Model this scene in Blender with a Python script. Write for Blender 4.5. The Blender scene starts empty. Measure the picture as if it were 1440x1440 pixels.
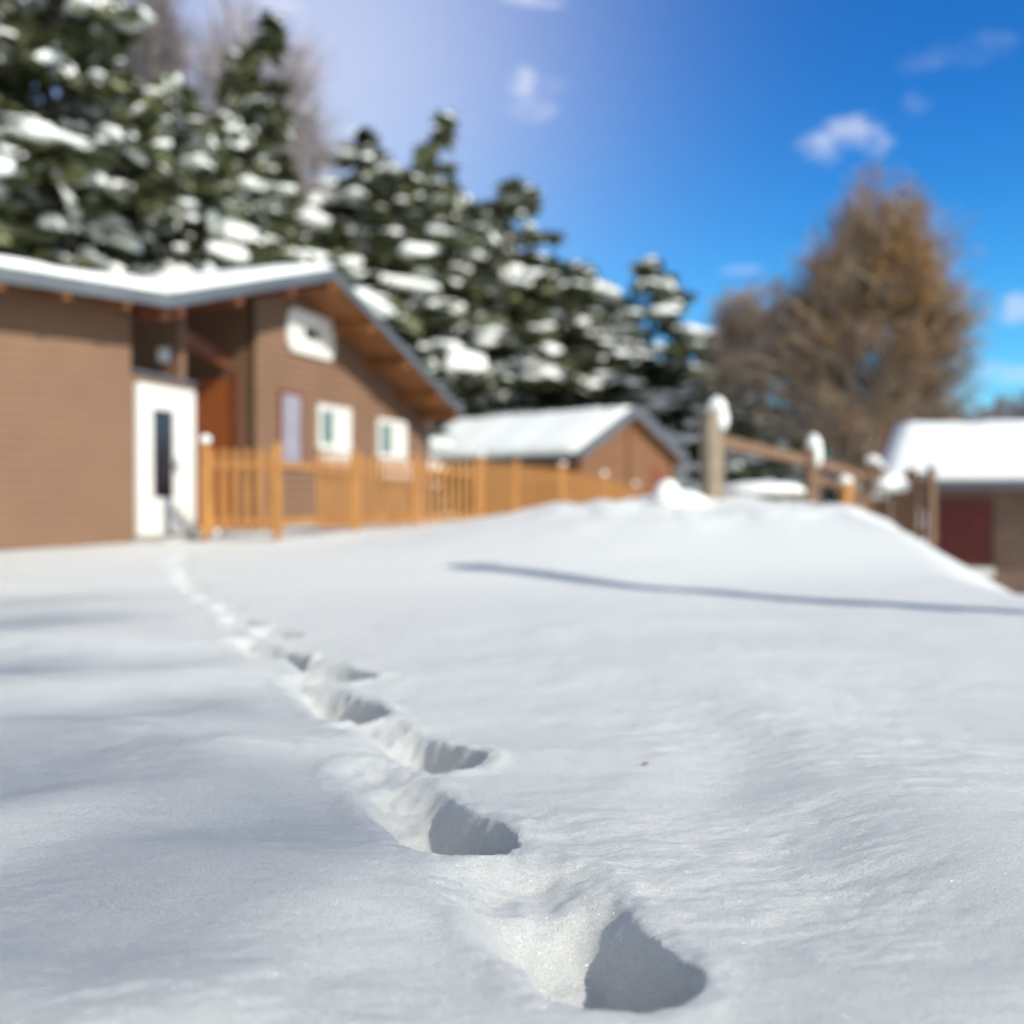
import bpy, bmesh, math, random
import numpy as np
from mathutils import Vector, Matrix
R = math.radians
sc = bpy.context.scene
col = sc.collection
CAMZ = 0.8

# ------------------------------------------------------------------ materials
def newmat(name):
    m = bpy.data.materials.new(name); m.use_nodes = True
    nt = m.node_tree
    return m, nt, nt.nodes['Principled BSDF']

def mat(name, c1, c2=None, scale=4.0, rough=0.8, bump=0.0, bscale=30.0, stretch=(1, 1, 1), wave=None, spec=0.3, metal=0.0):
    m, nt, b = newmat(name)
    N, L = nt.nodes, nt.links
    b.inputs['Roughness'].default_value = rough
    b.inputs['Specular IOR Level'].default_value = spec
    b.inputs['Metallic'].default_value = metal
    tc = N.new('ShaderNodeTexCoord'); mp = N.new('ShaderNodeMapping')
    mp.inputs['Scale'].default_value = stretch
    L.new(tc.outputs['Object'], mp.inputs['Vector'])
    if c2 is None: c2 = tuple(x * 0.75 for x in c1)
    n = N.new('ShaderNodeTexNoise'); n.inputs['Scale'].default_value = scale; n.inputs['Detail'].default_value = 5
    L.new(mp.outputs[0], n.inputs['Vector'])
    r = N.new('ShaderNodeValToRGB')
    r.color_ramp.elements[0].position = 0.35; r.color_ramp.elements[1].position = 0.68
    r.color_ramp.elements[0].color = (*c2, 1); r.color_ramp.elements[1].color = (*c1, 1)
    L.new(n.outputs['Fac'], r.inputs['Fac'])
    L.new(r.outputs[0], b.inputs['Base Color'])
    if bump or wave:
        bp = N.new('ShaderNodeBump'); bp.inputs['Strength'].default_value = 1.0
        n2 = N.new('ShaderNodeTexNoise'); n2.inputs['Scale'].default_value = bscale; n2.inputs['Detail'].default_value = 6
        L.new(mp.outputs[0], n2.inputs['Vector'])
        bp.inputs['Distance'].default_value = max(bump, 0.002)
        L.new(n2.outputs['Fac'], bp.inputs['Height'])
        last = bp
        if wave:                     # horizontal courses of boards: real relief in z
            w = N.new('ShaderNodeTexWave'); w.wave_type = 'BANDS'; w.bands_direction = 'Z'; w.wave_profile = 'SAW'
            w.inputs['Scale'].default_value = wave; w.inputs['Distortion'].default_value = 0.15
            L.new(tc.outputs['Object'], w.inputs['Vector'])
            gr = N.new('ShaderNodeValToRGB'); gr.color_ramp.elements[0].position = 0.0; gr.color_ramp.elements[0].color = (.45, .45, .45, 1); gr.color_ramp.elements[1].position = .3; gr.color_ramp.elements[1].color = (1, 1, 1, 1)
            L.new(w.outputs['Fac'], gr.inputs['Fac'])
            mg = N.new('ShaderNodeMix'); mg.data_type = 'RGBA'; mg.blend_type = 'MULTIPLY'; mg.inputs[0].default_value = 1
            L.new(r.outputs[0], mg.inputs[6]); L.new(gr.outputs[0], mg.inputs[7]); L.new(mg.outputs[2], b.inputs['Base Color'])
            b2 = N.new('ShaderNodeBump'); b2.inputs['Distance'].default_value = 0.02; b2.invert = True
            L.new(w.outputs['Fac'], b2.inputs['Height']); L.new(bp.outputs[0], b2.inputs['Normal']); last = b2
        L.new(last.outputs[0], b.inputs['Normal'])
    return m

def snow_material(name, fine=True):
    m, nt, b = newmat(name)
    N, L = nt.nodes, nt.links
    b.inputs['Base Color'].default_value = (0.87, 0.885, 0.845, 1)
    b.inputs['Roughness'].default_value = 0.65
    if fine:
        b.inputs['Subsurface Weight'].default_value = 0.3; b.inputs['Subsurface Radius'].default_value = (1.0, 1.05, 1.15); b.inputs['Subsurface Scale'].default_value = 0.03
    b.inputs['Specular IOR Level'].default_value = 0.25
    tc = N.new('ShaderNodeTexCoord')
    def noise(scale, detail, st=(1, 1, 1), rough=0.6):
        mp = N.new('ShaderNodeMapping'); mp.inputs['Scale'].default_value = st
        L.new(tc.outputs['Object'], mp.inputs['Vector'])
        n = N.new('ShaderNodeTexNoise'); n.inputs['Scale'].default_value = scale
        n.inputs['Detail'].default_value = detail; n.inputs['Roughness'].default_value = rough
        L.new(mp.outputs[0], n.inputs['Vector']); return n
    prev = None
    layers = [(30, 6, (1, 1.9, 1), 0.012), (150, 5, (1, 1.2, 1), 0.010), (420, 3, (1, 1, 1), 0.007)] if fine else [(6, 4, (1, 1, 1), 0.04)]
    for s, d, st, dist in layers:
        n = noise(s, d, st)
        bp = N.new('ShaderNodeBump'); bp.inputs['Distance'].default_value = dist
        bp.inputs['Strength'].default_value = 1.0
        L.new(n.outputs['Fac'], bp.inputs['Height'])
        if prev: L.new(prev.outputs[0], bp.inputs['Normal'])
        prev = bp
    L.new(prev.outputs[0], b.inputs['Normal'])
    if fine:
        # crystals differ in how much light they pass: fine brightness grain
        g0 = noise(420, 2); r0 = N.new('ShaderNodeMapRange'); r0.inputs['From Min'].default_value = .3; r0.inputs['From Max'].default_value = .7
        r0.inputs['To Min'].default_value = .78; r0.inputs['To Max'].default_value = 1.0
        L.new(g0.outputs['Fac'], r0.inputs['Value'])
        mm = N.new('ShaderNodeVectorMath'); mm.operation = 'SCALE'; mm.inputs[0].default_value = (0.935, 0.952, 0.905)
        L.new(r0.outputs[0], mm.inputs['Scale']); L.new(mm.outputs[0], b.inputs['Base Color'])
        # ice crystals: tiny facets, each turned its own way, that flash in the sun
        v = N.new('ShaderNodeTexVoronoi'); v.inputs['Scale'].default_value = 480
        L.new(tc.outputs['Object'], v.inputs['Vector'])
        geo = N.new('ShaderNodeNewGeometry')
        sub = N.new('ShaderNodeVectorMath'); sub.operation = 'SUBTRACT'; sub.inputs[1].default_value = (0.5, 0.5, 0.5)
        L.new(v.outputs['Color'], sub.inputs[0])
        scl = N.new('ShaderNodeVectorMath'); scl.operation = 'SCALE'; scl.inputs['Scale'].default_value = 1.5
        L.new(sub.outputs[0], scl.inputs[0])
        add = N.new('ShaderNodeVectorMath'); add.operation = 'ADD'
        L.new(geo.outputs['Normal'], add.inputs[0]); L.new(scl.outputs[0], add.inputs[1])
        nrm = N.new('ShaderNodeVectorMath'); nrm.operation = 'NORMALIZE'; L.new(add.outputs[0], nrm.inputs[0])
        gl = N.new('ShaderNodeBsdfGlossy'); gl.inputs['Roughness'].default_value = 0.24
        L.new(nrm.outputs[0], gl.inputs['Normal'])
        lt = N.new('ShaderNodeMath'); lt.operation = 'LESS_THAN'; lt.inputs[1].default_value = 0.33
        L.new(v.outputs['Distance'], lt.inputs[0])
        ml = N.new('ShaderNodeMath'); ml.operation = 'MULTIPLY'; ml.inputs[1].default_value = 0.09
        L.new(lt.outputs[0], ml.inputs[0])
        mx = N.new('ShaderNodeMixShader')
        L.new(ml.outputs[0], mx.inputs[0]); L.new(b.outputs[0], mx.inputs[1]); L.new(gl.outputs[0], mx.inputs[2])
        L.new(mx.outputs[0], N['Material Output'].inputs['Surface'])
    return m

M = {}
M['snow'] = snow_material('snow_ground')
M['snowfar'] = snow_material('snow_settled', False)
M['siding'] = mat('brown_siding', (0.225, 0.128, 0.076), (0.20, 0.113, 0.067), 1.2, 0.75, 0.003, 60, wave=2.4)
M['soffit'] = mat('orange_soffit_wood', (0.33, 0.135, 0.042), (0.21, 0.082, 0.027), 3, 0.6, 0.004, 20, stretch=(1, 1, 1))
M['beam'] = mat('red_brown_beam', (0.22, 0.07, 0.03), (0.13, 0.04, 0.02), 3, 0.6, 0.004, 20)
M['fascia'] = mat('grey_fascia', (0.115, 0.13, 0.145), (0.09, 0.10, 0.115), 2, 0.5, 0.002, 10)
M['white'] = mat('white_paint', (0.78, 0.76, 0.70), (0.70, 0.68, 0.62), 5, 0.45, 0.001, 30)
M['plinth'] = mat('red_plinth', (0.25, 0.08, 0.05), (0.16, 0.05, 0.035), 6, 0.8, 0.004, 30)
M['orange_door'] = mat('orange_door', (0.42, 0.12, 0.03), (0.30, 0.085, 0.02), 6, 0.5, 0.002, 30, stretch=(4, 4, .4))
M['fence'] = mat('golden_fence_wood', (0.48, 0.225, 0.065), (0.31, 0.14, 0.04), 5, 0.65, 0.003, 40, stretch=(5, 5, .5))
M['hut'] = mat('hut_boards', (0.23, 0.11, 0.052), (0.15, 0.07, 0.034), 5, 0.7, 0.004, 30, stretch=(4, 4, .4))
M['oldwood'] = mat('weathered_wood', (0.34, 0.28, 0.20), (0.20, 0.155, 0.11), 6, 0.85, 0.006, 30, stretch=(4, 4, .5))
M['railwood'] = mat('brown_rail_wood', (0.23, 0.14, 0.085), (0.15, 0.085, 0.052), 6, 0.8, 0.005, 30, stretch=(3, 3, 1))
M['darkred'] = mat('dark_red_shutter', (0.12, 0.022, 0.017), (0.085, 0.016, 0.013), 5, 0.6, 0.002, 30)
M['brownwall'] = mat('grey_brown_wall', (0.22, 0.145, 0.105), (0.17, 0.11, 0.08), 3, 0.8, 0.004, 50, wave=1.6)
M['glass'] = mat('dark_glass', (0.03, 0.025, 0.035), (0.02, 0.018, 0.025), 2, 0.12, spec=0.5)
M['greenglass'] = mat('green_grey_glass', (0.18, 0.24, 0.21), (0.12, 0.17, 0.15), 2, 0.2, spec=0.5)
M['lavender'] = mat('lavender_blind', (0.33, 0.31, 0.36), (0.27, 0.25, 0.30), 3, 0.6)
M['metal'] = mat('brushed_metal', (0.5, 0.5, 0.5), (0.4, 0.4, 0.4), 9, 0.35, metal=1.0)
M['concrete'] = mat('doorstep_concrete', (0.5, 0.46, 0.42), (0.4, 0.37, 0.34), 9, 0.85, 0.003, 40)
def leafmat(name, a, b_, dust=False):
    m, nt, b = newmat(name); N, L = nt.nodes, nt.links
    b.inputs['Roughness'].default_value = 0.7; b.inputs['Specular IOR Level'].default_value = 0.2
    g = N.new('ShaderNodeNewGeometry')
    r = N.new('ShaderNodeValToRGB'); r.color_ramp.elements[0].color = (*a, 1); r.color_ramp.elements[1].color = (*b_, 1)
    L.new(g.outputs['Random Per Island'], r.inputs['Fac'])
    if dust:
        r.color_ramp.elements[1].position = .93; e_ = r.color_ramp.elements.new(.96); e_.color = (.62, .63, .62, 1)
    oi = N.new('ShaderNodeObjectInfo')
    h = N.new('ShaderNodeHueSaturation')
    mr = N.new('ShaderNodeMapRange'); mr.inputs['To Min'].default_value = 0.7; mr.inputs['To Max'].default_value = 1.35
    L.new(oi.outputs['Random'], mr.inputs['Value']); L.new(mr.outputs[0], h.inputs['Value'])
    L.new(r.outputs[0], h.inputs['Color']); L.new(h.outputs[0], b.inputs['Base Color'])
    return m
M['needles'] = leafmat('conifer_needles', (0.04, 0.055, 0.024), (0.20, 0.21, 0.10), True)
M['bark'] = mat('conifer_bark', (0.10, 0.07, 0.05), (0.05, 0.035, 0.025), 4, 0.9, 0.02, 10)
M['birchbark'] = mat('birch_bark', (0.42, 0.38, 0.30), (0.20, 0.17, 0.13), 3, 0.85, 0.01, 10)
M['twig'] = leafmat('bare_twigs', (0.20, 0.15, 0.115), (0.36, 0.28, 0.22))
M['greytwig'] = leafmat('grey_bare_twigs', (0.24, 0.21, 0.23), (0.42, 0.38, 0.40))
M['rustleaf'] = leafmat('rust_leaves', (0.30, 0.14, 0.04), (0.58, 0.33, 0.08))
M['farwood'] = mat('far_wood', (0.035, 0.06, 0.085), (0.02, 0.035, 0.06), 0.2, 0.9)

# ------------------------------------------------------------------ object helpers
def link(o, parent=None, **props):
    col.objects.link(o)
    if parent is not None: o.parent = parent
    for k, v in props.items():
        if v: o[k] = v
    return o
def empty(name, loc, rz=0, **props):
    o = bpy.data.objects.new(name, None); o.location = loc; o.rotation_euler = (0, 0, rz); o.empty_display_size = 0.2
    return link(o, None, **props)
def meshobj(name, verts, faces, m, parent=None, smooth=False, world=False, **props):
    me = bpy.data.meshes.new(name); me.from_pydata([tuple(v) for v in verts], [], faces); me.update()
    me.materials.append(m)
    if smooth: me.polygons.foreach_set('use_smooth', [True] * len(me.polygons))
    o = bpy.data.objects.new(name, me)
    if parent is not None and world:      # vertices are given in world space: move them into the parent's frame
        mw = Matrix.Translation(parent.location) @ parent.rotation_euler.to_matrix().to_4x4()
        p = parent.parent
        while p is not None:
            mw = Matrix.Translation(p.location) @ p.rotation_euler.to_matrix().to_4x4() @ mw; p = p.parent
        me.transform(mw.inverted())
    return link(o, parent, **props)

class MB:
    def __init__(s): s.v = []; s.f = []
    def add(s, vs, fs):
        n = len(s.v); s.v += [tuple(v) for v in vs]; s.f += [tuple(i + n for i in f) for f in fs]
    def box(s, c, size, rz=0, bev=0.0):
        """box with chamfered vertical and horizontal edges"""
        bm = bmesh.new(); bmesh.ops.create_cube(bm, size=1)
        for v in bm.verts: v.co = Vector((v.co.x * size[0], v.co.y * size[1], v.co.z * size[2]))
        if bev: bmesh.ops.bevel(bm, geom=bm.edges[:], offset=bev, segments=2, affect='EDGES', profile=0.7)
        bm.transform(Matrix.Translation(c) @ Matrix.Rotation(rz, 4, 'Z'))
        bm.verts.index_update(); s.add([v.co[:] for v in bm.verts], [[v.index for v in f.verts] for f in bm.faces]); bm.free()
    def beam(s, a, b, w, h, bev=0.004):
        a = Vector(a); b = Vector(b); d = b - a; L = d.length
        q = d.to_track_quat('X', 'Z').to_matrix().to_4x4()
        bm = bmesh.new(); bmesh.ops.create_cube(bm, size=1)
        for v in bm.verts: v.co = Vector((v.co.x * L, v.co.y * w, v.co.z * h))
        if bev: bmesh.ops.bevel(bm, geom=bm.edges[:], offset=bev, segments=1, affect='EDGES')
        bm.transform(Matrix.Translation((a + b) / 2) @ q)
        bm.verts.index_update(); s.add([v.co[:] for v in bm.verts], [[v.index for v in f.verts] for f in bm.faces]); bm.free()
    def tube(s, pts, rads, n=6, cap=True):
        base = len(s.v); k = len(pts)
        for i, p in enumerate(pts):
            p = Vector(p)
            d = (Vector(pts[min(i + 1, k - 1)]) - Vector(pts[max(i - 1, 0)])).normalized()
            a = d.orthogonal().normalized(); b = d.cross(a)
            for j in range(n):
                t = 2 * math.pi * j / n
                s.v.append(tuple(p + (a * math.cos(t) + b * math.sin(t)) * rads[i]))
        for i in range(k - 1):
            for j in range(n):
                s.f.append((base + i * n + j, base + i * n + (j + 1) % n, base + (i + 1) * n + (j + 1) % n, base + (i + 1) * n + j))
        if cap:
            s.f.append(tuple(base + j for j in range(n))[::-1]); s.f.append(tuple(base + (k - 1) * n + j for j in range(n)))
    def prism(s, poly_bottom, poly_top):
        n = len(poly_bottom)
        fs = [tuple(range(n))[::-1], tuple(range(n, 2 * n))] + [(i, (i + 1) % n, n + (i + 1) % n, n + i) for i in range(n)]
        s.add(list(poly_bottom) + list(poly_top), fs)
    def blob(s, c, r, rnd, sub=2, amp=0.25, flat=True):
        bm = bmesh.new(); bmesh.ops.create_icosphere(bm, subdivisions=sub, radius=1)
        ph = [rnd.uniform(0, 6.28) for _ in range(6)]
        for v in bm.verts:
            x, y, z = v.co
            k = 1 + amp * (math.sin(2.3 * x + ph[0]) * math.sin(2.1 * y + ph[1]) + 0.6 * math.sin(4.1 * x + ph[2]) * math.sin(3.7 * z + ph[3]) + 0.4 * math.sin(5 * y + ph[4]))
            v.co = Vector((x * r[0] * k, y * r[1] * k, (max(z, -0.45) if flat else z) * r[2] * k)) + Vector(c)
        bm.verts.index_update(); s.add([v.co[:] for v in bm.verts], [[v.index for v in f.verts] for f in bm.faces]); bm.free()
    def build(s, name, m, parent=None, smooth=False, world=True, **props):
        return meshobj(name, s.v, s.f, m, parent, smooth, world, **props)

# ------------------------------------------------------------------ terrain
rng = np.random.RandomState(5)
PERM = rng.permutation(4096)
def hash2(ix, iy):
    return PERM[(PERM[ix & 4095] + iy) & 4095] / 4095.0
def vnoise(x, y):
    ix = np.floor(x).astype(int); iy = np.floor(y).astype(int)
    fx = x - ix; fy = y - iy
    ux = fx * fx * fx * (fx * (fx * 6 - 15) + 10); uy = fy * fy * fy * (fy * (fy * 6 - 15) + 10)
    a = hash2(ix, iy); b = hash2(ix + 1, iy); c = hash2(ix, iy + 1); d = hash2(ix + 1, iy + 1)
    return (a * (1 - ux) + b * ux) * (1 - uy) + (c * (1 - ux) + d * ux) * uy - 0.5
def fbm(x, y, o=4, g=0.5):
    s = 0; a = 1.0; f = 1.0
    for i in range(o):
        s = s + a * vnoise(x * f + 17.3 * i, y * f - 9.1 * i); a *= g; f *= 2.03
    return s
def ss(a, b, x):
    t = np.clip((x - a) / (b - a), 0, 1); return t * t * (3 - 2 * t)

# footprints: (near end x,y, near radius, near depth, far end x,y, far radius, far depth)
PITS = [
 (0.165, 1.68, 0.130, 0.26, 0.025, 2.10, 0.160, 0.045),
 (-0.125, 2.39, 0.125, 0.26, -0.41, 2.98, 0.095, 0.035),
 (-0.215, 3.16, 0.120, 0.25, -0.50, 3.62, 0.105, 0.05),
 (-0.60, 3.84, 0.130, 0.26, -0.93, 4.50, 0.070, 0.05),
 (-0.76, 4.60, 0.135, 0.25, -1.04, 5.06, 0.085, 0.08),
 (-1.16, 5.15, 0.125, 0.22, -1.48, 5.66, 0.070, 0.06),
 (-1.34, 5.95, 0.120, 0.22, -1.60, 6.36, 0.080, 0.08),
 (-1.70, 6.55, 0.120, 0.22, -2.00, 7.02, 0.070, 0.06),
 (-2.00, 7.30, 0.115, 0.22, -2.24, 7.68, 0.080, 0.08),
 (-2.32, 7.95, 0.120, 0.22, -2.60, 8.36, 0.070, 0.06),
 (-2.68, 8.70, 0.115, 0.22, -2.90, 9.06, 0.080, 0.08),
 (-2.95, 9.35, 0.120, 0.22, -3.18, 9.72, 0.070, 0.06),
 (-3.25, 10.05, 0.115, 0.2, -3.34, 10.4, 0.080, 0.08),
 (-3.52, 10.7, 0.120, 0.2, -3.72, 11.05, 0.070, 0.06),
 (-3.68, 11.4, 0.115, 0.2, -3.86, 11.75, 0.080, 0.08),
]
PITS = [p if i < 6 else (p[0], p[1], p[2], p[3] + .02, p[0] + (p[4] - p[0]) * .6, p[1] + (p[5] - p[1]) * .6, p[6], p[7]) for i, p in enumerate(PITS)]
# wind-laid swells: x, y, length, width, direction (deg), height
SWELLS = [
 (0.66, 3.0, 0.9, 0.20, 93, -0.016),
 (-1.10, 2.55, 0.55, 0.24, 62, 0.030), (-0.55, 2.05, 0.50, 0.30, 25, 0.030), (-1.9, 4.3, 0.8, 0.30, 40, 0.035),
 (-0.85, 3.20, 0.50, 0.20, 50, 0.022), (-2.6, 5.4, 0.9, 0.30, 10, 0.040), (-1.55, 3.45, 0.6, 0.20, 35, 0.028),
 (0.95, 3.9, 0.9, 0.35, 118, 0.020), (1.05, 2.4, 0.6, 0.35, 118, 0.028), (1.7, 2.3, 0.5, 0.3, 20, 0.020),
 (0.3, 4.6, 1.0, 0.4, 5, 0.014), (1.4, 5.2, 1.3, 0.4, -5, 0.018), (-0.2, 1.45, 0.5, 0.25, 30, 0.02),
 (-0.75, 1.55, 0.4, 0.22, 25, 0.025), (0.85, 1.6, 0.4, 0.25, 60, 0.02),
]
def terrain(x, y, fine=True):
    x = np.asarray(x, float); y = np.asarray(y, float)
    z = 0.22 * ss(7.5, 14, y) + 0.08 * ss(13.5, 16, y)
    # mound
    mx = ss(-2.6, 2.0, x)
    z = z + 0.53 * mx * ss(9.2, 13.2, y) * (1 - ss(14.2, 19.5, y))
    z = z - 0.3 * ss(24, 34, y)
    # lawn edge on the right falls away to the lower houses
    ex = 4.1 + np.clip(8.3 - y, 0, 6) * 0.8 + 0.10 * np.sin(y * 1.9) + 0.25 * ss(11, 13.5, y) * 0
    d = np.clip(x - ex, 0, None)
    soft = d * d / (d + 0.35)
    z = z - np.clip(0.62 * soft, 0, 6) * ss(7.0, 8.6, y) - np.clip(0.25 * soft, 0, 6) * (1 - ss(7.0, 8.6, y))
    z = np.maximum(z, -1.42 + 0.02 * np.sin(x) + 0 * y)
    z = z + 0.010 * vnoise(x * 0.5 + 40, y * 0.5) + 0.045 * fbm(x * 0.55 + 3, y * 0.8 + 8, 2) * ss(2, 5, y)
    # hummocks near the crest
    z = z + 0.16 * fbm(x * 1.6, y * 1.3 + 5, 3) * ss(10.8, 13, y) * ss(-1, 1.5, x)
    for sx, sy, l, w, a, h in SWELLS:
        ca, sa = math.cos(R(a)), math.sin(R(a))
        u = (x - sx) * ca + (y - sy) * sa; v = -(x - sx) * sa + (y - sy) * ca
        v = v + 0.12 * np.sin(u * 3 / l)
        z = z + 2.0 * h * np.exp(-(u / l) ** 2 - (v / w) ** 2)
    if fine:
        fade = 1 - ss(5, 11, y)
        z = z + fade * 0.016 * fbm(x * 2.3, y * 3.1, 3)
        z = z + fade * 0.005 * fbm(x * 8 + 0.3 * y, y * 17, 4, 0.62) * (0.5 + ss(-.25, .25, vnoise(x * 1.7, y * 2.1)))
    # pits
    nz = 0.022 * fbm(x * 9, y * 9, 3) if fine else 0
    for (ax, ay, ra, da, bx, by, rb, db) in PITS:
        m = (np.abs(x - (ax + bx) / 2) < 0.9) & (np.abs(y - (ay + by) / 2) < 0.9)
        if not np.any(m): continue
        xx = x[m]; yy = y[m]
        L2 = (bx - ax) ** 2 + (by - ay) ** 2
        t = np.clip(((xx - ax) * (bx - ax) + (yy - ay) * (by - ay)) / L2, 0, 1)
        dd = np.hypot(xx - ax - t * (bx - ax), yy - ay - t * (by - ay))
        r = ra + (rb - ra) * t
        D = da + (db - da) * np.clip((t - 0.04) / 0.80, 0, 1) ** 0.9
        e = dd - r + (nz[m] if fine else 0)
        wall = 0.05 + 0.075 * t
        kk = np.clip((0.010 - e) / (wall + 0.010), 0, 1)
        k = np.sin(kk * 1.5708) * 0.75 + 0.25 * ss(0, 1, kk)
        bowl = 0.85 + 0.15 * np.clip(1 - (dd / r) ** 2, 0, 1)
        lip = (0.009 + 0.014 * np.clip(fbm(xx * 8, yy * 8 + 4, 3), -.3, .5)) * np.exp(-((e - 0.045) / 0.04) ** 2) + 0.02 * np.exp(-np.clip(e, 0, 9) / 0.12) * -0.6
        lump = (0.02 * fbm(xx * 16, yy * 16, 2) * k + 0.004 * fbm(xx * 34, yy * 34, 2) * np.exp(-(e / 0.07) ** 2)) if fine else 0
        z[m] = z[m] - D * k * bowl + lip * (1 - k) + lump
    # kicked-up crumbs of snow beside the track
    return z
def gz(x, y):
    return float(terrain(np.array([x]), np.array([y]), False)[0])

def grow(start, step, g, stop, cap=1e9):
    out = [start]
    while out[-1] < stop:
        step = min(step * g, cap); out.append(out[-1] + step)
    return out
ys = list(np.arange(0.9, 3.4, 0.0085)) + grow(3.4, 0.0085, 1.008, 12)[1:]
ys += grow(ys[-1], ys[-1] - ys[-2], 1.03, 60, 2.5)[1:] + [70, 90, 120, 170, 260, 420]
back = [0.9 - q for q in grow(0.02, 0.02, 1.3, 40)][::-1]
ys = np.array([-400, -120] + back + ys)
xr = grow(0.6, 0.0085, 1.0105, 6.5); xr = xr + grow(xr[-1], xr[-1] - xr[-2], 1.08, 60)[1:] + [90, 150, 260, 420]
xl = grow(0.7, 0.0085, 1.0105, 7); xl = xl + grow(xl[-1], xl[-1] - xl[-2], 1.08, 60)[1:] + [90, 150, 260, 420]
xs = np.array([-q for q in xl][::-1] + list(np.arange(-0.692, 0.6, 0.0085)) + xr)
X, Y = np.meshgrid(xs, ys)
Z = terrain(X.ravel(), Y.ravel())
nx, ny = len(xs), len(ys)
print('terrain', nx, ny, nx * ny)
me = bpy.data.meshes.new('snow_ground')
me.vertices.add(nx * ny)
me.vertices.foreach_set('co', np.stack([X.ravel(), Y.ravel(), Z], 1).astype(np.float32).ravel())
i = np.arange((nx - 1) * (ny - 1)); ci = i % (nx - 1); ri = i // (nx - 1); a = ri * nx + ci
loops = np.stack([a, a + 1, a + nx + 1, a + nx], 1).astype(np.int32)
me.loops.add(loops.size); me.loops.foreach_set('vertex_index', loops.ravel())
me.polygons.add(len(i)); me.polygons.foreach_set('loop_start', (np.arange(len(i)) * 4).astype(np.int32))
me.polygons.foreach_set('loop_total', np.full(len(i), 4, np.int32))
me.polygons.foreach_set('use_smooth', np.ones(len(i), bool))
me.update(calc_edges=True); me.materials.append(M['snow'])
link(bpy.data.objects.new('snow_ground', me), None, kind='structure')

# ------------------------------------------------------------------ the chalet (L-shaped)
def V2(x, y): return Vector((x, y, 0))
E = V2(-4.33, 12.98); A = V2(-2.94, 16.9); W = V2(.33, .944).normalized(); D = V2(.66, .75).normalized()
NW = V2(.75, -.66).normalized()            # outward normal of the wing wall
RD = V2(-.944, .33).normalized()           # ridge direction, away from the gable
ZE, ZA = 3.25, 4.44
TL = (ZA - ZE) / (A - E).dot(W); TR = 0.328; TW = 0.20
def zleft(p): return ZA - TL * max(-1e9, -(p - A).dot(W))
def zright(p): return ZA - TR * (p - A).dot(W)
def zwing(p): return ZE + TW * (-(p - E).dot(NW))
def roofz(p): return max(zwing(p), min(zleft(p), zright(p)))
chalet = empty('chalet', (-4.5, 15.5, 0.2), label='brown-clad chalet with snow-topped roof, oval-cornered gable window and white door', category='house')

def wall(name, p, q, z0, m, parent, n=24, thick=0.14, inner=None, topf=roofz):
    """wall from p to q, its top following the roof's underside; inner points away from the outside"""
    mb = MB(); d = (q - p).normalized(); nn = inner
    for i in range(n):
        a_ = p + (q - p) * (i / n); b_ = p + (q - p) * ((i + 1) / n)
        c_, e_ = b_ + nn * thick, a_ + nn * thick
        za, zb = topf(a_) + .02, topf(b_) + .02
        base = len(mb.v)
        mb.v += [(a_.x, a_.y, z0), (b_.x, b_.y, z0), (b_.x, b_.y, zb), (a_.x, a_.y, za), (c_.x, c_.y, z0), (e_.x, e_.y, z0), (e_.x, e_.y, za), (c_.x, c_.y, zb)]
        mb.f += [(base, base + 1, base + 2, base + 3), (base + 4, base + 5, base + 6, base + 7)]
        if i == 0: mb.f.append((base + 5, base, base + 3, base + 6))
        if i == n - 1: mb.f.append((base + 1, base + 4, base + 7, base + 2))
    return mb.build(name, m, parent)
C = V2(-4.92, 13.25); RW = V2(.29, 1).normalized()
wall('wing_wall', C - D * 8, C, -0.3, M['siding'], chalet, inner=-NW)
RE = C + RW * 1.42; RN = V2(RW.y, -RW.x)
wall('entrance_wall', C + RW * .0, RE, -0.3, M['siding'], chalet, inner=-RN, n=8, topf=lambda p: 2.38)
mb = MB(); mb.beam((*(C + RW * .02 - RN * .05).xy, 2.44), (*(RE - RN * .05).xy, 2.41), .17, .05); mb.build('lintel', M['fascia'], chalet)
G0 = V2(-4.08, 16.3); G1 = V2(-1.82, 22.75); GN = V2(W.y, -W.x)
gable = wall('gable_wall', G0, G1, -0.3, M['siding'], chalet, inner=-GN, n=40, topf=lambda p: min(zleft(p), zright(p)))
P0 = G0 + RD * 2.9
wall('porch_wall', P0, G0 + RD * .0, -0.3, M['siding'], chalet, inner=W, n=10)
RE2 = RE + RD * 2.5
wall('porch_side_wall', RE2, RE - RN*.142, -0.3, M['siding'], chalet, inner=-W, n=8)
g1b = G1 + RD * 7
wall('rear_wall', G1 - GN*.142, g1b, -0.3, M['siding'], chalet, inner=-W, n=8, topf=zright)
# red plinth, a little proud of the wall
mb = MB()
for p, q, n_ in ((C - D * 8, C, NW), (C, RE, RN)):
    zz = gz(*(q.xy)) + .05
    mb.beam((p + n_ * .012).to_tuple()[:2] + (0.06,), (q + n_ * .012).to_tuple()[:2] + (0.06,), .03, .26, .003)
mb.build('plinth', M['plinth'], chalet)

# roofs: timber deck, grey fascia, snow
def lift(p, f, dz=0): return Vector((p.x, p.y, f(p) + dz))
Vv = None
# valley point: from E along the line where both planes agree, up to ridge height
vw = V2(-.254, .967).normalized()
k1 = -vw.dot(NW) * TW; k2 = vw.dot(W) * TL
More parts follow.
